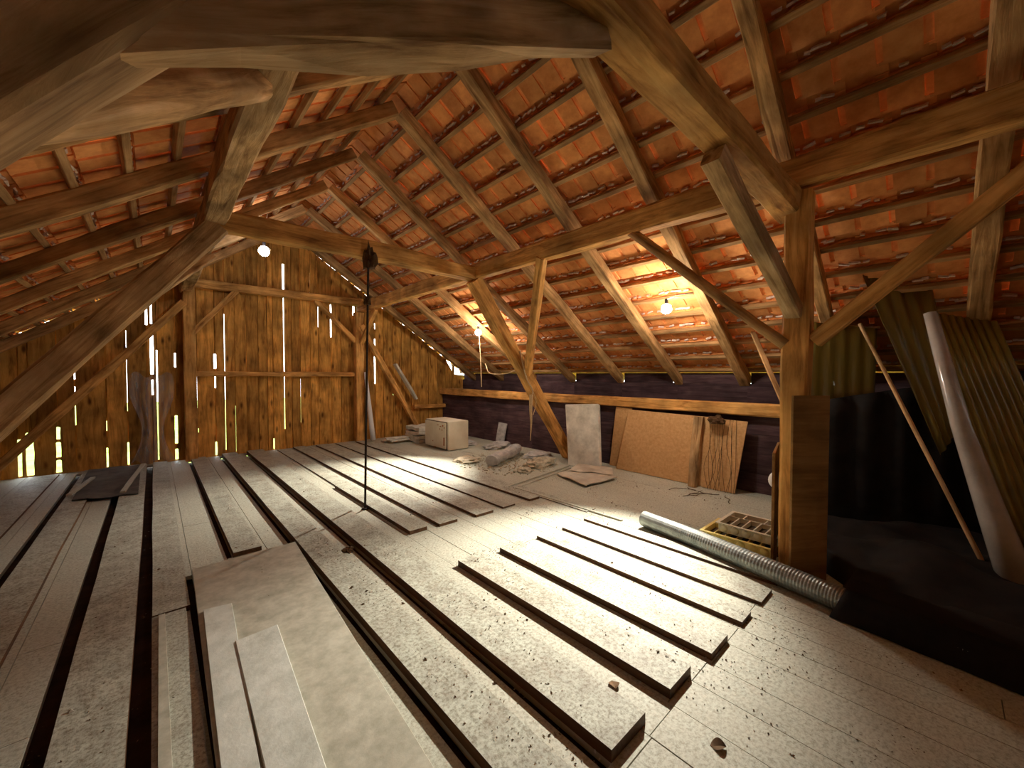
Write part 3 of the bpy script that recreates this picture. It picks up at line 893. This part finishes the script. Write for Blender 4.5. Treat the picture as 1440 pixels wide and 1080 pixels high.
# chipboard panels against knee wall
tag(slab('chipboard_panel', [(5.56, 3.72, .004), (5.56, 3.35, .004), (5.585, 3.33, .965), (5.585, 3.62, .975)], .016, 'chip', None, toward=(-1, 0, 0)), 'narrow shaded chipboard panel half hidden behind the large one', 'panel')
tag(slab('chipboard_panel', [(5.44, 3.52, .004), (5.40, 2.10, .004), (5.50, 2.08, .93), (5.53, 3.35, .95)], .016, 'chip', None, toward=(-1, 0, 0)), 'large orange chipboard panel leaning on the knee wall rail', 'panel')
tag(slab('chipboard_panel', [(5.38, 2.17, .004), (5.38, 1.76, .004), (5.50, 1.66, .91), (5.50, 2.12, .92)], .016, 'chip', None, toward=(-1, 0, 0)), 'smaller right chipboard panel leaning beside the rough log', 'panel')
tag(timber('rough_slab', (5.31, 2.27, .0), (5.46, 2.23, .93), .10, .06, 'beam_old', None, rough=.012, up=(-1, 0, 0), taper=1.2), 'rough bark-edged slab standing between the two chipboard panels', 'post')
# cobwebby strings and twigs hanging over them
sg = empty('hanging_strings', (5.38, 2.0, 0)); tag(sg, 'tangle of dark strings hanging over the smaller chipboard panel', 'string')
for k in range(13):
    y0 = 2.08 - k * .027 + rnd.uniform(-.02, .02)
    mobj('strand', tube_bm(catmull([(5.44, y0 + .02, .93), (5.36, y0 + rnd.uniform(-.04, .04), .6), (5.33, y0 + rnd.uniform(-.04, .04), .3), (5.29, y0 + rnd.uniform(-.05, .05), .02)], 5), .0025, 5), M['rag'], sg)
tl = lump('tangle', (5.41, 2.0, .86), (.05, .10, .07), 'rag', sg, 21, .6)
for k in range(6):
    a_ = rnd.uniform(2.2, 4.2); x_, y_ = 5.18 + rnd.uniform(-.1, .05), 2.15 - k * .07
    pts = [(x_, y_, .008)]
    for s_ in range(4):
        a_ += rnd.uniform(-.7, .7); x_ += math.cos(a_) * .09; y_ += math.sin(a_) * .09; pts.append((x_, y_, .008 + rnd.uniform(0, .02)))
    o = mobj('twig', tube_bm(catmull(pts, 3), .004, 5), M['rag'], None)
    tag(o, ['leftmost', 'second', 'third', 'fourth', 'fifth', 'rightmost'][k] + ' thin dark twig, counted from the left, on the dusty floor below the chipboard panels', 'twig', 'twigs below the chipboard')

# seed trays
def tray(name, zb, cx0, cx1, cy0, cy1, mat, label, cols):
    t = empty(name, ((cx0 + cx1) / 2, (cy0 + cy1) / 2, zb)); tag(t, label, 'tray', 'stacked seed trays')
    h = .075; w = .008
    bm = bmesh.new()
    add_box(bm, cx0, cx1, cy0, cy1, zb, zb + .006)
    for (a, b_, c, d) in ((cx0, cx0 + w, cy0, cy1), (cx1 - w, cx1, cy0, cy1), (cx0 + w, cx1 - w, cy0, cy0 + w), (cx0 + w, cx1 - w, cy1 - w, cy1)):
        add_box(bm, a, b_, c, d, zb + .006, zb + h)
    bmesh.ops.recalc_face_normals(bm, faces=bm.faces)
    mobj('body', bm, M[mat], t)
    bm = bmesh.new()
    rw = .02
    for (a, b_, c, d) in ((cx0 - rw, cx0 + w, cy0 - rw, cy1 + rw), (cx1 - w, cx1 + rw, cy0 - rw, cy1 + rw), (cx0 + w, cx1 - w, cy0 - rw, cy0 + w), (cx0 + w, cx1 - w, cy1 - w, cy1 + rw)):
        add_box(bm, a, b_, c, d, zb + h, zb + h + .006)
    mobj('rim', bm, M['tray_pale' if mat == 'tray_pale' else 'tray'], t)
    # dividers
    xm_ = cx0 + (cx1 - cx0) * .68
    def div(a, b_, c, d):
        bm = bmesh.new(); add_box(bm, a, b_, c, d, zb + .0325, zb + h - .001); mobj('divider', bm, M[mat], t)
    div(xm_ - .005, xm_ + .005, cy0 + w + .001, cy1 - w - .001)
    n = cols
    for i in range(1, n):
        yy = cy0 + (cy1 - cy0) * i / n
        div(cx0 + w + .001, xm_ - .006, yy - .005, yy + .005)
    for f_ in (.36, .74):
        yy = cy0 + (cy1 - cy0) * f_; div(xm_ + .006, cx1 - w - .001, yy - .005, yy + .005)
    bm = bmesh.new(); add_box(bm, cx0 + w + .002, cx1 - w - .002, cy0 + w + .002, cy1 - w - .002, zb + .028, zb + .032); mobj('soil_film', bm, M['soil'], t)
    # scalloped cups along the near long side
    for i in range(n):
        yc = cy0 + (cy1 - cy0) * (i + .5) / n
        bm = bmesh.new(); bmesh.ops.create_uvsphere(bm, u_segments=10, v_segments=6, radius=1)
        mobj('cup', bm, M[mat], t, Matrix.Translation((cx0 + .006, yc, zb + .038)) @ Matrix.Diagonal((.024, .038, .036, 1)), smooth=True)
    return t


tray('seed_tray', .004, 3.69, 4.10, .93, 1.47, 'tray', 'lower yellow seed tray of the two stacked beside the duct', 6)
tray('seed_tray', .088, 3.76, 4.15, .91, 1.36, 'tray_pale', 'upper pale seed tray with compartments resting on the yellow one', 5)

# corrugated duct
dp = catmull([(3.565, 1.98, .078), (3.45, 1.40, .078), (3.27, .70, .078), (3.14, .15, .078), (3.08, -.35, .078), (3.10, -.9, .078)], 60)
L_ = len(dp)
bm = tube_bm(dp, .066, 20, closed=False, rfun=lambda i: .0735 + (.0035 if i % 2 else 0) * min(1, i / 60))
rim = [v for v in bm.verts]
o = mobj('duct', bm, M['duct'], None, smooth=False); tag(o, 'long grey corrugated metal duct hose lying on the floor', 'duct')
md = o.modifiers.new('wall', 'SOLIDIFY'); md.thickness = .003; md.offset = -1
DUCT = o

# boards standing at the near post
tag(slab('board', [(3.36, .725, .003), (3.585, .555, .003), (3.585, .555, 1.35), (3.36, .725, 1.35)], .022, 'board', None, toward=(0, -1, 0)), 'tall brown board leaning on the near post, behind the duct', 'board')
tag(slab('board', [(3.50, .865, .003), (3.90, .93, .003), (3.90, .93, .93), (3.50, .865, .90)], .02, 'board', None, toward=(0, -1, 0)), 'shorter brown board standing left of the near post by the trays', 'board')
# white globe
gl = empty('globe_stand', (3.98, 1.22, 0)); tag(gl, 'white round globe peeking out behind the shorter standing board', 'globe')
cgl = Vector((3.861, 0.922, 0.613))
gl.matrix_basis = Matrix.Translation((cgl.x, cgl.y, 0))
bm = bmesh.new(); bmesh.ops.create_uvsphere(bm, u_segments=20, v_segments=12, radius=.08); mobj('globe', bm, M['white'], gl, Matrix.Translation(cgl), smooth=True)
bm = bmesh.new(); bmesh.ops.create_cone(bm, cap_ends=True, segments=12, radius1=.012, radius2=.012, depth=cgl.z - .02); mobj('stem', bm, M['dark'], gl, Matrix.Translation((cgl.x, cgl.y, cgl.z / 2)))
bm = bmesh.new(); bmesh.ops.create_cone(bm, cap_ends=True, segments=18, radius1=.09, radius2=.08, depth=.02); mobj('base', bm, M['dark'], gl, Matrix.Translation((cgl.x, cgl.y, .012)))
# thin laths behind the post
tag(timber('lath', (5.50, 1.62, 2.02), (4.60, .95, .90), .05, .03, 'batten', None, rough=.002), 'pale thin lath slanting down from the tiles behind the near post', 'lath')

# prop rod and rag at far collar
rd = empty('prop_rod', (1.72, 4.32, 0)); tag(rd, 'thin dark iron rod standing from the floor up to the far collar beam', 'rod')
mobj('rod', tube_bm([(1.72, 4.32, .01), (1.76, 4.36, 1.2), (1.82, 4.42, 2.80)], .013, 8), M['dark'], rd)
bm = bmesh.new(); bmesh.ops.create_cone(bm, cap_ends=True, segments=12, radius1=.04, radius2=.035, depth=.015); mobj('foot', bm, M['dark'], rd, Matrix.Translation((1.72, 4.32, .008)))
o = lump('rag_bundle', (1.84, 4.44, 2.70), (.06, .06, .17), 'rag', None, 31, .7); tag(o, 'dark rag bundle hanging from the far collar beam by the rod', 'rag')
o = lump('rag_bundle', (1.80, 4.40, 2.28), (.035, .035, .07), 'rag', None, 33, .7); tag(o, 'small dark knot of rag tied to the iron rod', 'rag')

# ropes
rp = empty('rope', (4.42, 4.42, .5)); tag(rp, 'frayed pale rope tied round the far leaning post with a hanging tassel', 'rope')
mobj('cord', tube_bm(catmull([(4.20, 4.44, 1.86), (4.30, 4.40, 1.45), (4.44, 4.40, 1.25), (4.42, 4.41, 1.15)], 5), .012, 6), M['rope'], rp)
mobj('tassel', tube_bm(catmull([(4.42, 4.41, 1.18), (4.41, 4.41, .95), (4.42, 4.41, .72), (4.40, 4.41, .45)], 4), .03, 7, rfun=lambda i: .035 * (1 - i / 14)), M['rope'], rp)
mobj('cord', tube_bm(catmull([(4.44, 4.40, 1.25), (4.54, 4.42, 1.05), (4.46, 4.41, .85)], 5), .006, 6), M['rope'], rp)
tag(mobj('string', tube_bm(catmull([(4.72, 6.17, 2.42), (4.70, 6.08, 1.8), (4.66, 6.0, 1.26)], 5), .009, 6), M['rope'], None), 'short string hanging down beneath the far bulb', 'string')
tag(mobj('string', tube_bm(catmull([(4.76, 6.0, 1.70), (4.55, 5.6, 1.52), (4.45, 5.0, 1.52), (4.36, 4.64, 1.62)], 6), .009, 6), M['rope'], None), 'slack pale string running from the roof to the far leaning post', 'string')

# plywood sheets and pale slabs at the camera
tag(slab('plywood_sheet', [(.88, 3.74, .060), (.19, 3.72, .060), (.13, .9, .060), (.72, .9, .060)], .018, 'ply', None, bevel=.002, toward=(0, 0, 1)), 'large dusty plywood sheet lying on the floor, nearest of the sheets', 'sheet')
tag(slab('fibreboard_strip', [(.34, 2.97, .074), (.20, 3.0, .074), (.14, 1.2, .074), (.24, 1.2, .074)], .012, 'ply_light', None, bevel=.002, toward=(0, 0, 1)), 'narrow pale green strip lying along the left edge of the plywood', 'strip')
tag(slab('plaster_slab', [(.50, 2.53, .080), (.30, 2.52, .080), (.26, 1.1, .080), (.42, 1.1, .080)], .018, 'ply_light', None, bevel=.003, toward=(0, 0, 1)), 'pale rough plaster slab lying on the plywood sheet', 'slab')
tag(slab('fibreboard_strip', [(.03, 3.16, .05), (.0, 3.16, .05), (-.02, .9, .05), (.03, .9, .05)], .010, 'ply', None, bevel=.001, toward=(0, 0, 1)), 'thin dusty strip lying between the dark slots left of the plywood', 'strip')

# left side bits
tag(slab('shade_sheet', [(-.72, 6.75, .045), (-.16, 6.6, .045), (-.17, 8.7, .045), (-.75, 8.75, .045)], .008, 'mat', None, sub=5, wob=.02, seed=4, toward=(0, 0, 1)), 'dark sheet standing in for shade on the boards near the left of the gable', 'mat')  # added sheet; the shade on these boards is put into its dark colour
tag(timber('lath', (-.30, 6.72, .062), (-.14, 8.6, .062), .05, .022, 'floor', None, rough=.001), 'pale lath lying along the right edge of the dark shade sheet', 'lath')
tag(timber('lath', (-.76, 6.95, .068), (-.64, 7.9, .068), .05, .022, 'floor', None, rough=.001), 'pale lath lying on the left half of the dark shade sheet', 'lath')

# torn film hanging on the gable
bm = bmesh.new()
G = []
for i in range(15):
    row = []
    for j in range(13):
        u, v = i / 14, j / 12
        wd = .20 + .22 * abs(v - .55)
        row.append(bm.verts.new((-.02 + (u - .5) * 2 * wd * (.8 + .2 * math.sin(v * 7)), YG - .12 - .03 * math.sin(u * 22 + v * 3), 1.45 * (1 - v) + .04 + .1 * noise.noise(Vector((u * 4, v, 0))))))
    G.append(row)
for i in range(14):
    for j in range(12):
        bm.faces.new((G[i][j], G[i + 1][j], G[i + 1][j + 1], G[i][j + 1]))
tag(mobj('cobweb_sheet', bm, M['film_grey'], None, smooth=True), 'dusty grey torn film hanging on the gable left of the post', 'film')

# ------------------------------------------------------------------ right dark corner
def corrugated(name, P, nx, ny, amp, mat, label, cat, freq):
    P = [Vector(p) for p in P]
    n = (P[1] - P[0]).cross(P[3] - P[0]).normalized()
    bm = bmesh.new(); G = []
    for i in range(nx + 1):
        row = []
        for j in range(ny + 1):
            u, v = i / nx, j / ny
            q = (P[0] * (1 - u) + P[1] * u) * (1 - v) + (P[3] * (1 - u) + P[2] * u) * v
            q += n * amp * math.sin(u * freq * 2 * math.pi) + n * .02 * noise.noise(Vector((u * 2, v * 2, freq)))
            row.append(bm.verts.new(q))
        G.append(row)
    for i in range(nx):
        for j in range(ny):
            bm.faces.new((G[i][j], G[i + 1][j], G[i + 1][j + 1], G[i][j + 1]))
    o = mobj(name, bm, M[mat], None, smooth=True)
    m_ = o.modifiers.new('thick', 'SOLIDIFY'); m_.thickness = .003
    tag(o, label, cat)
    return o


corrugated('corrugated_panel', [(5.226, 0.163, 2.081), (5.324, -0.282, 1.955), (5.106, -0.822, 0.033), (4.892, -0.414, -0.017)], 60, 4, .010, 'corr', 'yellowed corrugated plastic panel leaning in the dark right corner behind the pale tube', 'panel', 9)
corrugated('plastic_film', [(4.999, 0.558, 2.459), (5.288, 0.116, 2.381), (5.071, -0.095, 1.060), (5.007, 0.023, 0.808)], 26, 8, .012, 'film', 'yellowish film sheet hanging between the thin stick and the pale tube', 'film', 4)
corrugated('plastic_film', [(5.0, .98, 2.05), (5.2, .46, 1.95), (5.3, .48, 1.1), (5.1, 1.0, 1.1)], 24, 6, .012, 'film', 'dull yellow film hanging just right of the near post', 'film', 5)
corrugated('tarp_and_shade_sheet', [(5.0, 1.02, 2.08), (5.60, .95, 1.72), (5.60, .95, .01), (5.0, 1.02, .01)], 30, 6, .015, 'cloth', 'dark sheet added as a light-blocking partition behind the near post', 'tarpaulin', 4)  # added sheet, hung to keep lamp light out of the right corner
corrugated('tarp_and_shade_sheet', [(5.06, .94, 1.22), (5.50, -.80, 1.62), (5.48, -.80, .01), (5.04, .94, .01)], 40, 6, .02, 'cloth', 'dark sheet added as shade along the knee wall in the right corner', 'tarpaulin', 7)  # added sheet; its near-black colour paints the shade over the knee wall
tag(mobj('plastic_tube', tube_bm([(4.554, 0.095, 1.990), (4.465, -0.083, 1.113), (4.376, -0.253, 0.459), (4.275, -0.395, -0.062)], .05, 16, rfun=lambda i: (.040, .055, .078, .10)[i]), M['tube'], None, smooth=True), 'pale grey plastic tube leaning steeply against the roof', 'tube')
tag(timber('stick', (5.15, .58, 2.0), (4.45, -.25, .02), .03, .03, 'beam_old', None, round_=True, rough=.003), 'long thin stick leaning in the dark right corner', 'stick')
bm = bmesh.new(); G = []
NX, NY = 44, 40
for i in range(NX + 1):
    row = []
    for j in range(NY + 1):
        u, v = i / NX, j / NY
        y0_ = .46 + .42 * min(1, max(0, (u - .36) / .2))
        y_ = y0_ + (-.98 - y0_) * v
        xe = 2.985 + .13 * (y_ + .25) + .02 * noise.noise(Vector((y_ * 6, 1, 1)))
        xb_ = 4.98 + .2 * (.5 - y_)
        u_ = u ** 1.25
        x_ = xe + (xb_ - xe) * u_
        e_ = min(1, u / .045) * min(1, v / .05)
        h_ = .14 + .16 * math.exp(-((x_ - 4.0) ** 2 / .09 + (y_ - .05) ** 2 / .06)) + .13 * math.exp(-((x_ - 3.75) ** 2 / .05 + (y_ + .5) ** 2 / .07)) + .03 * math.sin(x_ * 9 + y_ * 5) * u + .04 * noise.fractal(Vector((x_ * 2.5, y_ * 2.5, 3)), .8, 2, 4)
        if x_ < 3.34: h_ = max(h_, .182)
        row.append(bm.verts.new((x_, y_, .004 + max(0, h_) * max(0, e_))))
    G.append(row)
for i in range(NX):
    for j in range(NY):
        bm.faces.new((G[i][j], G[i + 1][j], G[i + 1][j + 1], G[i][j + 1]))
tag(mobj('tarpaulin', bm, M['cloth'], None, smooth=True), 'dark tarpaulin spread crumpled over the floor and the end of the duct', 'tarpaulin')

# leaves, clumps and litter
def leaf(loc, s, rz, label, mat='litter'):
    bm = bmesh.new(); n = 9
    V = []
    for i in range(n):
        t = i / (n - 1); w = math.sin(math.pi * t) ** .7 * .45
        V.append([bm.verts.new(((t - .5) * s, w * s * k, .004 + .18 * s * abs(k) * math.sin(t * 3 + .5) + .05 * s * math.sin(t * 6))) for k in (-1, -.5, 0, .5, 1)])
    for i in range(n - 1):
        for j in range(4):
            try: bm.faces.new((V[i][j], V[i + 1][j], V[i + 1][j + 1], V[i][j + 1]))
            except ValueError: pass
    o = mobj('dry_leaf', bm, M[mat], None, Matrix.Translation(loc) @ Matrix.Rotation(rz, 4, 'Z'))
    tag(o, label, 'leaf')


leaf((1.62, 1.05, .001), .06, .9, 'dark curled dry leaf on the boards near the nearest raised board end')
leaf((1.66, .59, .001), .06, 2.2, 'dry leaf lying on the floor at the bottom edge of view')
leaf((1.57, .98, .001), .035, .2, 'small dry leaf just left of the dark curled leaf')
leaf((1.31, 3.28, .044), .035, .2, 'tiny curled leaf on the long raised board')
o = lump('straw_clump', (1.2, 3.38, .0), (.045, .035, .025), 'rag', None, 51, .8, 3); tag(o, 'small brown straw clump between the long raised boards', 'clump')

zmap = RAISED
LV = {0: ([], []), 1: ([], [])}


def floor_h(x, y):
    for (a, b_, c, d, h) in zmap:
        if a + .02 < x < b_ - .02 and c + .02 < y < d - .02: return h
    return 0.001


for k in range(46000):
    x_ = rnd.uniform(-.4, 5.3); y_ = rnd.uniform(-.1, 7.5)
    if y_ > 3 and rnd.random() < (y_ - 3) / 6: continue
    cl = noise.noise(Vector((x_ * 2.2, y_ * 2.2, 5))) + .5 * noise.noise(Vector((x_ * 8, y_ * 8, 1)))
    if rnd.random() > .16 + cl * 1.3: continue
    if x_ < .95 and rnd.random() < .7: continue
    if (x_ > 2.9 and y_ < .55) or (x_ > 3.35 and y_ < 1.6) or (x_ > 3.1 and y_ < 1.0): continue
    if abs(x_ - 3.27 - (y_ - .7) * .24) < .12 and y_ < 2.1: continue
    z_ = floor_h(x_, y_) + .001
    if .12 < x_ < .9 and .9 < y_ < 3.74:
        if rnd.random() < .5: continue
        z_ = .061
        if x_ < .52: continue
    l_ = rnd.uniform(.002, .0068) * (2.2 if rnd.random() < .05 else 1); w_ = l_ * rnd.uniform(.2, .8)
    a_ = rnd.uniform(0, 6.28); ca_, sa_ = math.cos(a_) * l_, math.sin(a_) * l_
    cb_, sb_ = -math.sin(a_) * w_, math.cos(a_) * w_
    V_, F_ = LV[0 if rnd.random() < .72 else 1]
    n_ = len(V_)
    V_ += [(x_ - ca_, y_ - sa_, z_), (x_ + cb_, y_ + sb_, z_), (x_ + ca_, y_ + sa_, z_ + w_ * .6), (x_ - cb_, y_ - sb_, z_), (x_, y_, z_ + w_ * 1.2)]
    F_ += [(n_, n_ + 3, n_ + 4), (n_ + 3, n_ + 2, n_ + 4), (n_ + 2, n_ + 1, n_ + 4), (n_ + 1, n_, n_ + 4)]
for q_, mt, lb, nm in ((0, 'litter', 'dark crumbs of bark and dry leaf strewn over the boards', 'bark_litter'), (1, 'litter2', 'pale wood chips strewn over the boards', 'chip_litter')):
    me = bpy.data.meshes.new(nm); me.from_pydata(LV[q_][0], [], LV[q_][1]); me.materials.append(M[mt])
    tag(link(bpy.data.objects.new(nm, me), None, world=Matrix.Identity(4)), lb, 'litter', kind='stuff')
